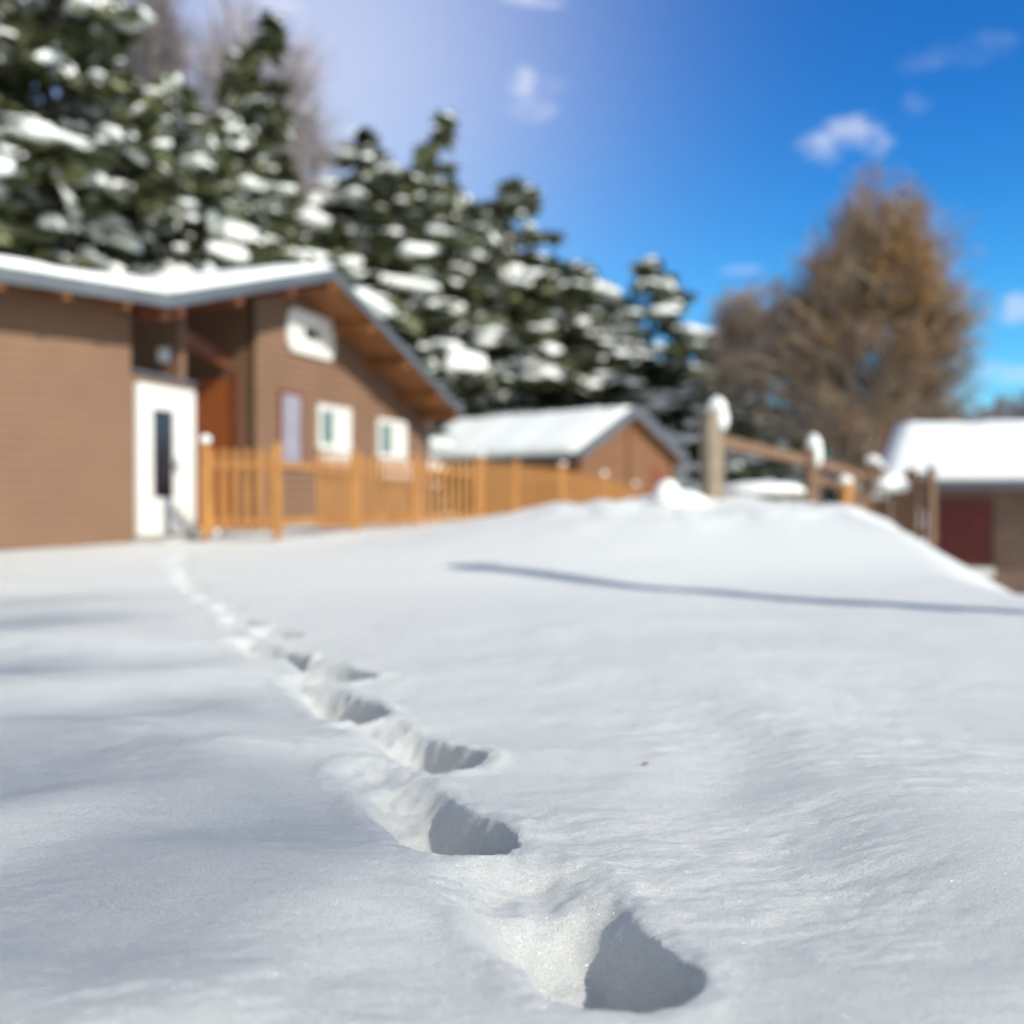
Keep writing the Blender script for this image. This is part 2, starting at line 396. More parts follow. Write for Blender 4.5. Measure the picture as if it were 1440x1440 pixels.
# refine the valley direction numerically
best = None
for a10 in range(0, 3600):
    th = a10 * math.pi / 1800; dv = V2(math.cos(th), math.sin(th))
    r_ = abs(TW * -dv.dot(NW) - TL * dv.dot(W))
    if dv.dot(W) > 0 and (best is None or r_ < best[0]): best = (r_, dv)
vw = best[1]
VP = E + vw * ((ZA - ZE) / (TL * vw.dot(W)))
Bv = A + W * 5.67
ridge_end = A + RD * 11
def roof_part(name, poly, f):
    mb = MB(); mb.prism([lift(p, f, 0.0) for p in poly], [lift(p, f, 0.10) for p in poly])
    return mb.build(name, M['soffit'], chalet)
def zr(p): return zright(p)
left_poly = [E, A, ridge_end, ridge_end - W * .01, VP]
r1 = roof_part('gable_roof_left_slope', [E, A, ridge_end, VP], zleft)
r2 = roof_part('gable_roof_right_slope', [A, Bv, Bv + RD * 11, ridge_end], zright)
wing_poly = [E - D * 9, E, VP, VP - NW * 3, E - D * 9 - NW * 7]
r3 = roof_part('wing_roof', wing_poly, zwing)

def snow_slab(poly, f, z0, th, parent, edge_round=.09, seed=1, res=.22, inset=.02):
    """snow lying on a slope: a grid over the polygon's plane, thick inside and rounded at its rim, closed below"""
    # build by bmesh: fill polygon, subdivide, displace
    bm = bmesh.new()
    c = sum((p for p in poly), Vector()) / len(poly)
    vs = [bm.verts.new((p.x, p.y, 0)) for p in poly]
    bm.faces.new(vs)
    bmesh.ops.triangulate(bm, faces=bm.faces[:])
    for _ in range(7):
        long_e = [e for e in bm.edges if e.calc_length() > res * 1.6]
        if not long_e: break
        bmesh.ops.subdivide_edges(bm, edges=long_e, cuts=1, use_grid_fill=False)
        bmesh.ops.triangulate(bm, faces=bm.faces[:])
    n = len(poly)
    def dist_edge(x, y):
        best = 1e9
        for i in range(n):
            a_ = poly[i]; b_ = poly[(i + 1) % n]; ab = (b_ - a_).xy; t = max(0, min(1, (Vector((x, y)) - a_.xy).dot(ab) / ab.length_squared))
            best = min(best, (Vector((x, y)) - a_.xy - ab * t).length)
        return best
    bm.verts.index_update()
    top = []; bot = []
    for v in bm.verts:
        p = V2(v.co.x, v.co.y); d_ = dist_edge(p.x, p.y)
        k = math.sqrt(max(0, 1 - max(0, 1 - d_ / edge_round) ** 2))
        wob = 1 + .16 * math.sin(p.x * 2.1 + seed) * math.sin(p.y * 1.7 + seed * 2) + .06 * math.sin(p.x * 7 + p.y * 5)
        zz = f(p) + z0
        top.append((p.x, p.y, zz + th * wob * (.55 + .45 * k))); bot.append((p.x, p.y, zz))
    N_ = len(top)
    faces = []
    for fc in bm.faces:
        idx = [v.index for v in fc.verts]
        if fc.normal.z < 0: idx = idx[::-1]
        faces.append(tuple(idx)); faces.append(tuple(i + N_ for i in idx[::-1]))
    for e in bm.edges:
        if e.is_boundary:
            a_, b_ = e.verts[0].index, e.verts[1].index
            faces.append((a_, b_, b_ + N_, a_ + N_))
    bm.free()
    o = meshobj('snow_layer', top + bot, faces, M['snowfar'], parent, True, True)
    bmm = bmesh.new(); bmm.from_mesh(o.data); bmesh.ops.recalc_face_normals(bmm, faces=bmm.faces[:]); bmm.to_mesh(o.data); bmm.free()
    for p_ in o.data.polygons: p_.use_smooth = True
    return o
snow_slab([E + RD*0 , A, ridge_end, VP], zleft, .115, .14, r1, seed=1)
snow_slab([A + RD * .5, Bv + RD * .9 - W * .3, Bv + RD * 11 - W * .3, ridge_end], zright, .105, .10, r2, seed=2)
snow_slab(wing_poly, zwing, .115, .14, r3, seed=3)
# fascia boards, 3 mm proud of the deck
def fascia(p, q, f, outn, parent, h=.17, w=.03):
    mb = MB(); o_ = outn * (w / 2 + .003)
    mb.beam(lift(p + o_, f, .04), lift(q + o_, f, .04), w, h, .004)
    return mb.build('fascia', M['fascia'], parent)
fascia(E - D * 9, E + D * .03, lambda p: zwing(p) , NW, r3)
fascia(E, A, zleft, GN, r1)
fascia(A, Bv, zright, GN, r2)
# purlins carrying the verge
for s_ in (-3.9, -2.6, -1.2, 0.05, 1.5, 2.95, 4.4, 5.45):
    p = A + W * s_; f = zleft if s_ < 0 else zright
    mb = MB(); z_ = f(p) - .095
    mb.beam((*(p - GN * .03).xy, z_), (*(p - GN * 1.15).xy, z_), .13, .18)
    mb.build('purlin', M['soffit'] if s_ > 0 else M['beam'], chalet)
# rafters under the wing eave
for k in range(12):
    p = E - D * (0.55 + k * .75)
    mb = MB(); mb.beam(lift(p - NW * .02, zwing, -.065), lift(p - NW * 0.8, zwing, -.065), .09, .13)
    mb.build('rafter', M['soffit'], chalet)
# heavy diagonal beam and tie at the inner corner
mb = MB(); mb.beam(lift(E - NW * .1, roofz, -.1), lift(E + vw * 2.6, roofz, -.1), .14, .2); mb.build('valley_beam', M['beam'], chalet)
mb = MB(); pq = C + RW * 1.3 + V2(.1, 0)
mb.beam((*(G0 - GN * .5 - W * .05).xy, 2.95), (*(RE - GN * .3).xy, 3.15), .12, .22); mb.build('porch_beam', M['beam'], chalet)
# porch ceiling lamp box
def on_wall(p, q, n, s0, s1, z0, z1, out=0.0):
    """rectangle on a wall: distances s0..s1 from p towards q"""
    d = (q - p).normalized()
    a_ = p + d * s0 + n * out; b_ = p + d * s1 + n * out
    return a_, b_, d
def frame_ring(mb, p, q, n, s0, s1, z0, z1, w, depth, out):
    d = (q - p).normalized(); rz = math.atan2(d.y, d.x)
    def bx(sa, sb, za, zb):
        c = p + d * ((sa + sb) / 2) + n * (out + depth / 2)
        mb.box((c.x, c.y, (za + zb) / 2), (sb - sa, depth, zb - za), rz, .006)
    bx(s0, s1, z1 - w, z1); bx(s0, s1, z0, z0 + w); bx(s0, s0 + w, z0 + w, z1 - w); bx(s1 - w, s1, z0 + w, z1 - w)
def panel(mb, p, q, n, s0, s1, z0, z1, depth, out, bev=.003):
    d = (q - p).normalized(); rz = math.atan2(d.y, d.x); c = p + d * ((s0 + s1) / 2) + n * (out + depth / 2)
    mb.box((c.x, c.y, (z0 + z1) / 2), (s1 - s0, depth, z1 - z0), rz, bev)
# white door on the entrance wall
mb = MB(); frame_ring(mb, C, RE, RN, .05, 1.33, .30, 2.30, .10, .07, .003)
door = MB(); panel(door, C, RE, RN, .155, 1.225, .405, .80, .045, .003); panel(door, C, RE, RN, .155, .40, .803, 2.19, .045, .003)
panel(door, C, RE, RN, .85, 1.225, .803, 2.19, .045, .003); panel(door, C, RE, RN, .403, .847, 1.98, 2.19, .045, .003)
do = door.build('front_door', M['white'], chalet, label='white front door with narrow dark glass')
mb.build('door_frame', M['white'], do)
g = MB(); panel(g, C, RE, RN, .403, .847, .806, 1.977, .02, .003); g.build('glass_pane', M['glass'], do)
g = MB(); panel(g, C, RE, RN, .87, .89, 1.12, 1.34, .03, .05); panel(g, C, RE, RN, .78, .89, 1.24, 1.262, .02, .08); g.build('door_handle', M['metal'], do)
st = MB(); cc = C + RW * .7 + RN * .28; st.box((cc.x, cc.y, .2), (1.45, .5, .16), math.atan2(RW.y, RW.x), .02)
st.build('doorstep', M['concrete'], chalet)
rr = random.Random(3)
st = MB()
for t_, s_ in ((1.28, .16),):
    c_ = C + RW * t_ + RN * .33; st.blob((c_.x, c_.y, .28), (s_ * 1.3, s_ * 1.2, s_ * .7), rr)
st.build('doorstep_snow', M['snowfar'], chalet, True)
# orange inner door on the porch wall
n_ = -W
mb = MB(); panel(mb, G0, P0, n_, .42, 1.25, .3, 2.72, .05, .003); od = mb.build('inner_door', M['orange_door'], chalet, label='orange wooden door deep in the porch')
mb = MB(); panel(mb, G0, P0, n_, 1.26, 1.36, .3, 2.82, .06, .003); panel(mb, G0, P0, n_, .31, .41, .3, 2.82, .06, .003); mb.build('door_frame', M['beam'], od)
# small lamp in the porch
mb = MB(); c_ = RE + RN * .1 - RW * .5; mb.box((C + RW * .6 + RN * .08).to_tuple()[:2] + (2.72,), (.16, .12, .2), 0, .02); mb.build('wall_lamp', M['metal'], chalet)
# gable window up high: thick white surround, small dark pane
def wy(Yv): # distance along gable wall for a depth
    return (Yv - G0.y) / (G1 - G0).normalized().y
def octagon_window():
    s0, s1, z0, z1 = wy(17.15), wy(18.6), 3.27, 4.0
    d = (G1 - G0).normalized(); ch = .13
    pts = [(s0 + ch, z0), (s1 - ch, z0), (s1, z0 + ch), (s1, z1 - ch), (s1 - ch, z1), (s0 + ch, z1), (s0, z1 - ch), (s0, z0 + ch)]
    sc_, zc = (s0 + s1) / 2, (z0 + z1) / 2
    inn = [(sc_ + (s - sc_) * .34, zc + (z - zc) * .25) for s, z in pts]
    mb = MB(); vs = []
    for out in (.003, .06):
        for s, z in pts + inn:
            p = G0 + d * s + GN * out; vs.append((p.x, p.y, z))
    fs = []
    for i in range(8):
        j = (i + 1) % 8
        fs += [(16 + i, 16 + j, 24 + j, 24 + i), (i, 8 + i, 8 + j, j), (i, j, 16 + j, 16 + i), (8 + i, 24 + i, 24 + j, 8 + j)]
    mb.add(vs, fs); f_ = mb.build('gable_window', M['white'], chalet, label='small eight-sided white window high in the gable')
    mb = MB(); panel(mb, G0, G1, GN, sc_ - .26, sc_ + .26, zc - .1, zc + .1, .012, .004); mb.build('pane', M['glass'], f_)
octagon_window()
for Ya, Yb, zt in ((18.08, 19.2, 2.46), (20.27, 21.5, 2.38)):
    s0, s1 = wy(Ya), wy(Yb)
    mb = MB(); frame_ring(mb, G0, G1, GN, s0, s1, zt - .80, zt, .10, .06, .003)
    wn = mb.build('window', M['white'], chalet)
    mb = MB(); panel(mb, G0, G1, GN, s0 + .103, (s0 + s1) / 2 - .02, zt - .697, zt - .103, .02, .003); mb.build('pane', M['greenglass'], wn)
    mb = MB(); panel(mb, G0, G1, GN, (s0 + s1) / 2 - .017, s1 - .103, zt - .697, zt - .103, .04, .003); mb.build('shutter', M['white'], wn)
    mb = MB(); panel(mb, G0, G1, GN, s0 - .02, s1 + .02, zt - 1.2, zt - .98, .22, .003, .015); fb = mb.build('window_box', M['white'], chalet)
    mb = MB()
    for k in range(6):
        p = G0 + (G1 - G0).normalized() * (s0 + .1 + k * (s1 - s0 - .2) / 5) + GN * .12
        mb.blob((p.x, p.y, zt - .97), (.14, .12, .12), rr)
    mb.build('snow_heap', M['snowfar'], fb, True)
s0, s1 = wy(16.98), wy(17.55)
mb = MB(); frame_ring(mb, G0, G1, GN, s0 - .06, s1 + .06, 1.3, 2.60, .06, .05, .003); wn = mb.build('lavender_window', M['beam'], chalet, label='narrow window with lavender blind')
mb = MB(); panel(mb, G0, G1, GN, s0 + .003, s1 - .003, 1.363, 2.537, .03, .003); mb.build('blind', M['lavender'], wn)
chim = MB()

# ------------------------------------------------------------------ golden picket fence beside the chalet
def fence(name, pts, m, h, label, group=None, pw=.075, gap=.075, skip=(), post=.11, postm=None, caps=True):
    p0 = pts[0]
    t = empty(name, (p0[0], p0[1], p0[2]), label=label, category='fence')
    for i, p in enumerate(pts):
        mb = MB(); mb.box((p[0], p[1], p[2] + h / 2 + .02), (post, post, h + .14), .3, .008)
        po = mb.build('post', postm or m, t)
        if caps is True or (caps and i in caps):
            mb = MB(); mb.blob((p[0], p[1], p[2] + h + .11), (.075, .075, .045 + .05 * rr.random()), rr); mb.build('snow_cap', M['snowfar'], po, True)
    for i in range(len(pts) - 1):
        a_ = Vector(pts[i]); b_ = Vector(pts[i + 1]); d = (b_ - a_); L = d.xy.length; u = d / L
        nrm = Vector((u.y, -u.x, 0)).normalized()
        for zz in (.18, h - .2):
            mb = MB(); mb.beam(a_ + u * .06 + Vector((0, 0, zz)) - nrm * .025, b_ - u * .06 + Vector((0, 0, zz)) - nrm * .025, .04, .09)
            mb.build('rail', m, t)
        mb = MB(); s = .09
        while s < L - .09:
            if not any(i == k and sa < s < sb for k, sa, sb in skip):
                c = a_ + u * s + nrm * .012
                hh = h - .03 + .0 * rr.random()
                mb.box((c.x, c.y, c.z + hh / 2 + .04), (pw, .022, hh - .02), math.atan2(u.y, u.x), .004)
            s += pw + gap
        mb.build('picket_panel', m, t)
    return t
def fp(px, Yd, z): return ((px - 720) / 1440 * Yd, Yd, z)
fence('picket_fence', [fp(288, 13.4, .30), fp(390, 13.7, .30), fp(500, 15.6, .30), fp(583, 16.9, .29), fp(676, 17.8, .29), fp(726, 19.4, .28), fp(790, 21, .24), fp(850, 24, .1), fp(893, 27, -.08)],
      M['fence'], 1.14, 'golden wooden picket fence with snow-dotted posts running from the chalet door towards the hut', skip=((1, -1, .85),), caps=(0, 4, 6, 7, 8))

# ------------------------------------------------------------------ small hut behind the fence
def pitched_house(name, label, cat, R1, rdir, length, half, ze, za, zb, wallm, inset_g, inset_e, snow=.2, base_z=-1, deckm=None, vf=(.03, .16)):
    """gabled house: R1 = near ridge end, rdir = ridge direction away from it"""
    t = empty(name, (R1.x, R1.y, base_z), label=label, category=cat)
    g = V2(-rdir.y, rdir.x); up = (za - ze) / half
    rz_ = lambda p: za - up * abs((p - R1).dot(g))
    ov = .0
    roofs = []
    for sgn in (1, -1):
        poly = [R1 + g * sgn * half, R1, R1 + rdir * length, R1 + rdir * length + g * sgn * half]
        if sgn > 0: poly = poly[::-1]
        mb = MB(); mb.prism([lift(p, rz_) for p in poly], [lift(p, rz_, .10) for p in poly]); ro = mb.build('roof', deckm or M['soffit'], t)
        sp = [p if (p - R1).dot(rdir) > 1 else p + rdir * .22 for p in poly]; snow_slab(sp, rz_, .105, snow, ro, seed=4 + sgn, res=.35)
        mb = MB(); a_ = R1 + g * sgn * half; o_ = -rdir * .02
        mb.beam(lift(a_ + o_, rz_, vf[0]), lift(R1 + o_, rz_, vf[0]), .03, vf[1])
        q = a_ + g * sgn * .02
        mb.beam((q.x, q.y, ze + .03), (*(q + rdir * length).xy, ze + .03), .03, .16)
        mb.build('fascia', M['fascia'], ro)
        roofs.append(ro)
    w0 = R1 + rdir * inset_g; w1 = R1 + rdir * (length - .3); hw = half - inset_e
    def quadwall(nm, p, q, inner):
        return wall(nm, p, q, zb, wallm, t, n=12, inner=inner, topf=lambda pp: rz_(pp) - .0)
    quadwall('gable_wall', w0 + g * hw, w0 - g * hw, rdir)
    quadwall('rear_wall', w1 - g * hw, w1 + g * hw, -rdir)
    quadwall('side_wall', w0 + g * hw + rdir*.142, w1 + g * hw - rdir*.142, -g)
    quadwall('side_wall', w0 - g * hw + rdir*.142, w1 - g * hw - rdir*.142, g)
    return t, g, w0, hw, rz_
rd2 = V2(-.714, .70).normalized()
hut, g2, w02, hw2, rz2 = pitched_house('wooden_hut', 'orange-brown timber hut with one white snowy roof slope, behind the golden fence', 'hut',
    V2(4.42, 36.4), rd2, 9.6, 3.09, 2.15, 3.83, -.9, M['hut'], .35, .35, .20, vf=(.10, .40))
# hut gable details: vertical corner boards, a door and a window
for s_ in (-hw2 + .06, 0, hw2 - .06):
    c_ = w02 + g2 * s_ - rd2 * .03; zt_ = rz2(c_) - .02
    mb = MB(); mb.beam((c_.x, c_.y, -.8), (c_.x, c_.y, zt_), .12, .05); mb.build('corner_board', M['soffit'], hut)
mb = MB(); panel(mb, w02 - g2 * hw2, w02 + g2 * hw2, -rd2, .5, 1.4, .3, 1.9, .05, .003); mb.build('shutter', M['beam'], hut)

# ------------------------------------------------------------------ house on the lower ground to the right
rd3 = V2(.905, -.424).normalized()
RL = V2(9.35, 25.6); up3 = V2(-.424, -.905).normalized()
right_house = None
def right_building():
    # R1 = left ridge end; ridge runs away to the right
    t, g, w0, hw, rz_ = pitched_house('brown_bungalow', 'low brown bungalow with thick roof snow and dark red shutter beyond the lawn edge', 'house',
        RL, rd3, 14, 4.75, 1.02, 2.38, -1.6, M['brownwall'], 1.3, .45, .20)
    # facing side is the one towards -y
    sgn = 1 if (g.y < 0) else -1
    gg = g * sgn; face = w0 + gg * hw
    p, q = face, face + rd3 * 10
    n = gg
    mb = MB(); panel(mb, p, q, n, .12, 1.12, -.55, .72, .05, .003); sh = mb.build('shutter', M['darkred'], t)
    mb = MB(); panel(mb, p, q, n, .3, 1.15, -.80, -.62, .16, .003, .01); mb.build('sill', M['white'], t)
    mb = MB(); mb.beam((*(p + n * .5 - rd3 * .55).xy, -1.4), (*(p + n * .5 - rd3 * .55).xy, .95), .13, .13); mb.build('corner_post', M['railwood'], t)
    return t
right_building()

# ------------------------------------------------------------------ railing on the mound and the slatted fence going down
def pxp(px, y, Yd): return Vector(((px - 720) / 1440 * Yd, Yd, CAMZ + (700 - y) * Yd / 1440))
rail = empty('wooden_railing', pxp(1003, 715, 14), label='weathered wooden railing with snow-capped posts on top of the snow mound', category='railing')
def rpost(px, ytop, Yd, w, m, capw, caph, side=0.0):
    p = pxp(px, ytop, Yd); z0 = gz(p.x, p.y) - .15
    mb = MB(); mb.box((p.x, p.y, (p.z + z0) / 2), (w, w, p.z - z0), .35, .012); po = mb.build('post', m, rail)
    mb = MB(); mb.blob((p.x + side, p.y - .02, p.z + caph * .35), (capw, capw, caph), rr, amp=.15)
    if side: mb.blob((p.x + side * 2.2, p.y - .03, p.z - caph * .65), (capw * .75, capw * .8, caph * 1.1), rr, amp=.15, flat=False)
    mb.build('snow_cap', M['snowfar'], po, True); return p
rpost(1001, 580, 14, .23, M['oldwood'], .125, .15, .06)
rpost(1140, 632, 16.5, .19, M['railwood'], .115, .18, .04)
rpost(1228, 652, 19, .17, M['railwood'], .13, .11, .0)
for (a_, b_) in ((pxp(1012, 620, 14), pxp(1134, 648, 16.5)), (pxp(1146, 650, 16.5), pxp(1222, 672, 19))):
    mb = MB(); mb.beam(a_, b_, .07, .17, .008); mb.build('rail', M['railwood'], rail)
mb = MB(); mb.beam(pxp(1146, 672, 16.5), pxp(1222, 700, 19), .06, .14, .008); mb.build('rail', M['railwood'], rail)
mb = MB(); a_ = pxp(1190, 682, 17); mb.box((a_.x, a_.y, a_.z - .5), (.17, .17, 1.1), .3, .01)
op = mb.build('marker_post', M['fence'], None, label='short orange wooden post with snow cap below the railing', category='post')
mb = MB(); mb.blob((a_.x, a_.y, a_.z + .07), (.12, .12, .09), rr); mb.build('snow_cap', M['snowfar'], op, True)
# slatted brown fence running down to the bungalow
sf = [pxp(1240, 662 + 95, 18.4), pxp(1282, 760, 18), pxp(1310, 775, 17.6)]
fence('slatted_fence', [(p.x, p.y, CAMZ - .78) for p in sf], M['railwood'], 1.22, 'dark brown slatted fence going downhill beside the bungalow', caps=True, pw=.13, gap=.035, postm=M['railwood'])
fence('slatted_fence', [(5.75, 17.6, -.15), (6.45, 18.2, -.35), (6.64+.0, 18.35, -.35)], M['railwood'], 1.05, 'short brown slatted fence bay between the mound crest and the downhill fence', caps=True, pw=.1, gap=.06)
mb = MB(); p = pxp(1252, 684, 18.2); mb.blob((p.x, p.y - .12, p.z), (.33, .2, .2), rr, sub=3, amp=.15)
mb.build('snow_heap', M['snowfar'], None, True, label='rounded clump of snow resting on the slatted fence near the bungalow roof', category='snow heap')
# low snow-covered table beyond the crest
tb = empty('picnic_table', pxp(1070, 715, 15.2), label='low picnic table buried under smooth snow, behind the tall weathered post', category='table')
c_ = pxp(1072, 690, 15.2)
mb = MB()
for k in range(5): mb.box((c_.x, c_.y - .36 + k * .18, c_.z - .07), (1.25, .16, .045), -.05, .006)
mb.build('tabletop', M['oldwood'], tb)
for dx in (-.45, .45):
    mb = MB(); mb.beam((c_.x + dx, c_.y - .42, c_.z - .75), (c_.x + dx, c_.y - .05, c_.z - .1), .07, .07); mb.beam((c_.x + dx, c_.y + .42, c_.z - .75), (c_.x + dx, c_.y + .05, c_.z - .1), .07, .07)
    mb.build('leg', M['oldwood'], tb)
mb = MB(); mb.blob((c_.x, c_.y, c_.z), (.66, .5, .14), rr, sub=3, amp=.06); mb.build('snow_layer', M['snowfar'], tb, True)
# boulder-like snow heaps at the fence end
mb = MB(); p = pxp(940, 698, 13.6); mb.blob((p.x, p.y, p.z - .03), (.2, .25, .26), rr, sub=3, amp=.12); mb.blob((p.x + .22, p.y, p.z - .12), (.28, .25, .2), rr, sub=3, amp=.12)
mb.build('snow_heap', M['snowfar'], None, True, label='small lumpy snow heap left of the tall weathered post', category='snow heap')
# tall pole just outside the frame whose shadow crosses the lawn
pole_xy = (4.95, 6.15)
mb = MB(); zz = gz(*pole_xy)
mb.tube([(pole_xy[0], pole_xy[1], zz - .4), (pole_xy[0], pole_xy[1], zz + 2.8), (pole_xy[0] + .02, pole_xy[1], zz + 4.75)], [.18, .165, .13], 16)
pl = mb.build('wooden_pole', M['oldwood'], None, True, label='round wooden pole at the right lawn edge casting the long shadow', category='pole')
mb = MB(); mb.blob((pole_xy[0] + .02, pole_xy[1], zz + 4.8), (.2, .2, .12), rr); mb.build('snow_cap', M['snowfar'], pl, True)

# ------------------------------------------------------------------ conifers
def conifer(name, H, base_w, seed, nb=95, dens=1.0, lean=0.0, snowy=.5, open_=.0, sparse_low=.05):
    r = random.Random(seed)
    t = bpy.data.objects.new(name, None); t.empty_display_size = .5; col.objects.link(t)
    mb = MB(); segs = 9
    axis = [(lean * H * (k / segs) ** 1.6 + .12 * math.sin(k * 1.7 + seed), .1 * math.sin(k * 2.3 + seed), H * k / segs) for k in range(segs + 1)]
    mb.tube(axis, [.018 * H * (1 - k / (segs + .35)) + .01 for k in range(segs + 1)], 8)
    def ax(h):
        f = max(0, min(.999, h / H)) * segs; k = int(f); q = f - k
        return Vector(axis[k]).lerp(Vector(axis[k + 1]), q)
    crown_v = []; crown_f = []; sn = MB()
    for i in range(nb):
        q = (i + r.random()) / nb; q = sparse_low + (1 - sparse_low) * q ** 1.0
        h = H * q
        prof = (1 - q) ** .75 * (.8 + .45 * r.random()) + .03
        L = base_w * prof * r.choice((.65, .85, 1, 1.12, 1.3))
        az = r.uniform(0, 2 * math.pi) if open_ == 0 else r.uniform(0, 2 * math.pi)
        rise = (.25 if q > .8 else .05) + r.uniform(-.12, .16)
        dv = Vector((math.cos(az), math.sin(az), 0)); side = Vector((-dv.y, dv.x, 0))
        o = ax(h); pts = []
        for k in range(5):
            u = k / 4; pts.append(o + dv * L * u + Vector((0, 0, L * (rise * u - .38 * u * u + .14 * u ** 3))))
        mb.tube(pts, [.012 * L + .012, .01 * L + .008, .007 * L + .006, .005 * L + .004, .004], 4, False)
        n = int((26 + 30 * L) * dens)
        for j in range(n):
            u = r.random() ** .62; f = u * 4; k = min(3, int(f)); c = pts[k].lerp(pts[k + 1], f - k)
            wd = L * .30 * (1 - u * .75) + .1
            off = r.gauss(0, .5) * wd
            c = c + side * off + Vector((0, 0, -abs(off) * .25 + r.gauss(0, .07) - .03))
            # sprig: a pointed blade pair pointing outward and sagging
            d = (dv * r.uniform(.4, 1) + side * (off / wd) * .9 + Vector((0, 0, r.uniform(-.75, .2)))).normalized()
            ln = r.uniform(.22, .50) * (1 + .02 * H); wdt = ln * r.uniform(.22, .38)
            s2 = d.cross(Vector((r.gauss(0, .5), r.gauss(0, .5), 1))).normalized()
            b0 = len(crown_v)
            crown_v += [tuple(c), tuple(c + d * ln * .45 + s2 * wdt), tuple(c + d * ln), tuple(c + d * ln * .45 - s2 * wdt)]
            crown_f.append((b0, b0 + 1, b0 + 2, b0 + 3))
        if r.random() < snowy * 1.35 and q > sparse_low:
            m_ = r.choice((2, 3, 4, 5, 6))
            for _ in range(m_):
                u = r.uniform(.35, .95); f = u * 4; k = min(3, int(f)); c = pts[k].lerp(pts[k + 1], f - k) + side * r.gauss(0, .16) * L
                w_ = (.13 + .07 * L) * r.choice((.4, .55, .7, .95, 1.25, 1.6))
                tmp = MB(); tmp.blob((0, 0, 0), (w_ * r.uniform(.9, 1.7), w_, w_ * r.uniform(.4, .7)), r, sub=2, amp=.42)
                sl = rise - .76 * u
                mt = Matrix.Translation(c + Vector((0, 0, .06))) @ Matrix.Rotation(az, 4, 'Z') @ Matrix.Rotation(-math.atan(sl) + r.gauss(0, .3), 4, 'Y') @ Matrix.Rotation(r.gauss(0, .5), 4, 'Z')
                sn.add([mt @ Vector(v) for v in tmp.v], tmp.f)
    # leader
    for j in range(int(50 * dens)):
        q = 1 - .12 * r.random(); c = ax(H * q); a2 = r.uniform(0, 6.28); d = Vector((math.cos(a2) * .5, math.sin(a2) * .5, .7)).normalized(); ln = .3
        s2 = d.cross(Vector((0.1, .2, 1))).normalized(); b0 = len(crown_v)
        crown_v += [tuple(c), tuple(c + d * ln * .5 + s2 * .08), tuple(c + d * ln), tuple(c + d * ln * .5 - s2 * .08)]; crown_f.append((b0, b0 + 1, b0 + 2, b0 + 3))
    mb.build('trunk', M['bark'], t, True, False)
    meshobj('crown', crown_v, crown_f, M['needles'], t)
    if sn.v: meshobj('snow_load', sn.v, sn.f, M['snowfar'], t, True)
    return t
def copy_thing(o):
    c = o.copy(); col.objects.link(c)
    for ch in list(o.children):
        d = ch.copy(); col.objects.link(d); d.parent = c
        for g_ in list(ch.children):
            e = g_.copy(); col.objects.link(e); e.parent = d
    return c
protos = {
 'a': (conifer('snowy_conifer', 15, 4.2, 11, 120, 1.0, 0, .55), 15),
 'b': (conifer('snowy_conifer', 15, 3.4, 23, 110, 1.0, .04, .6), 15),
 'c': (conifer('snowy_conifer', 15, 5.2, 37, 125, 1.0, -.02, .6), 15),
 'd': (conifer('snowy_conifer', 15, 2.2, 41, 90, .9, .10, .3), 15),
 'e': (conifer('snowy_conifer', 8, 3.4, 57, 90, 1.2, 0, .75), 8),
}
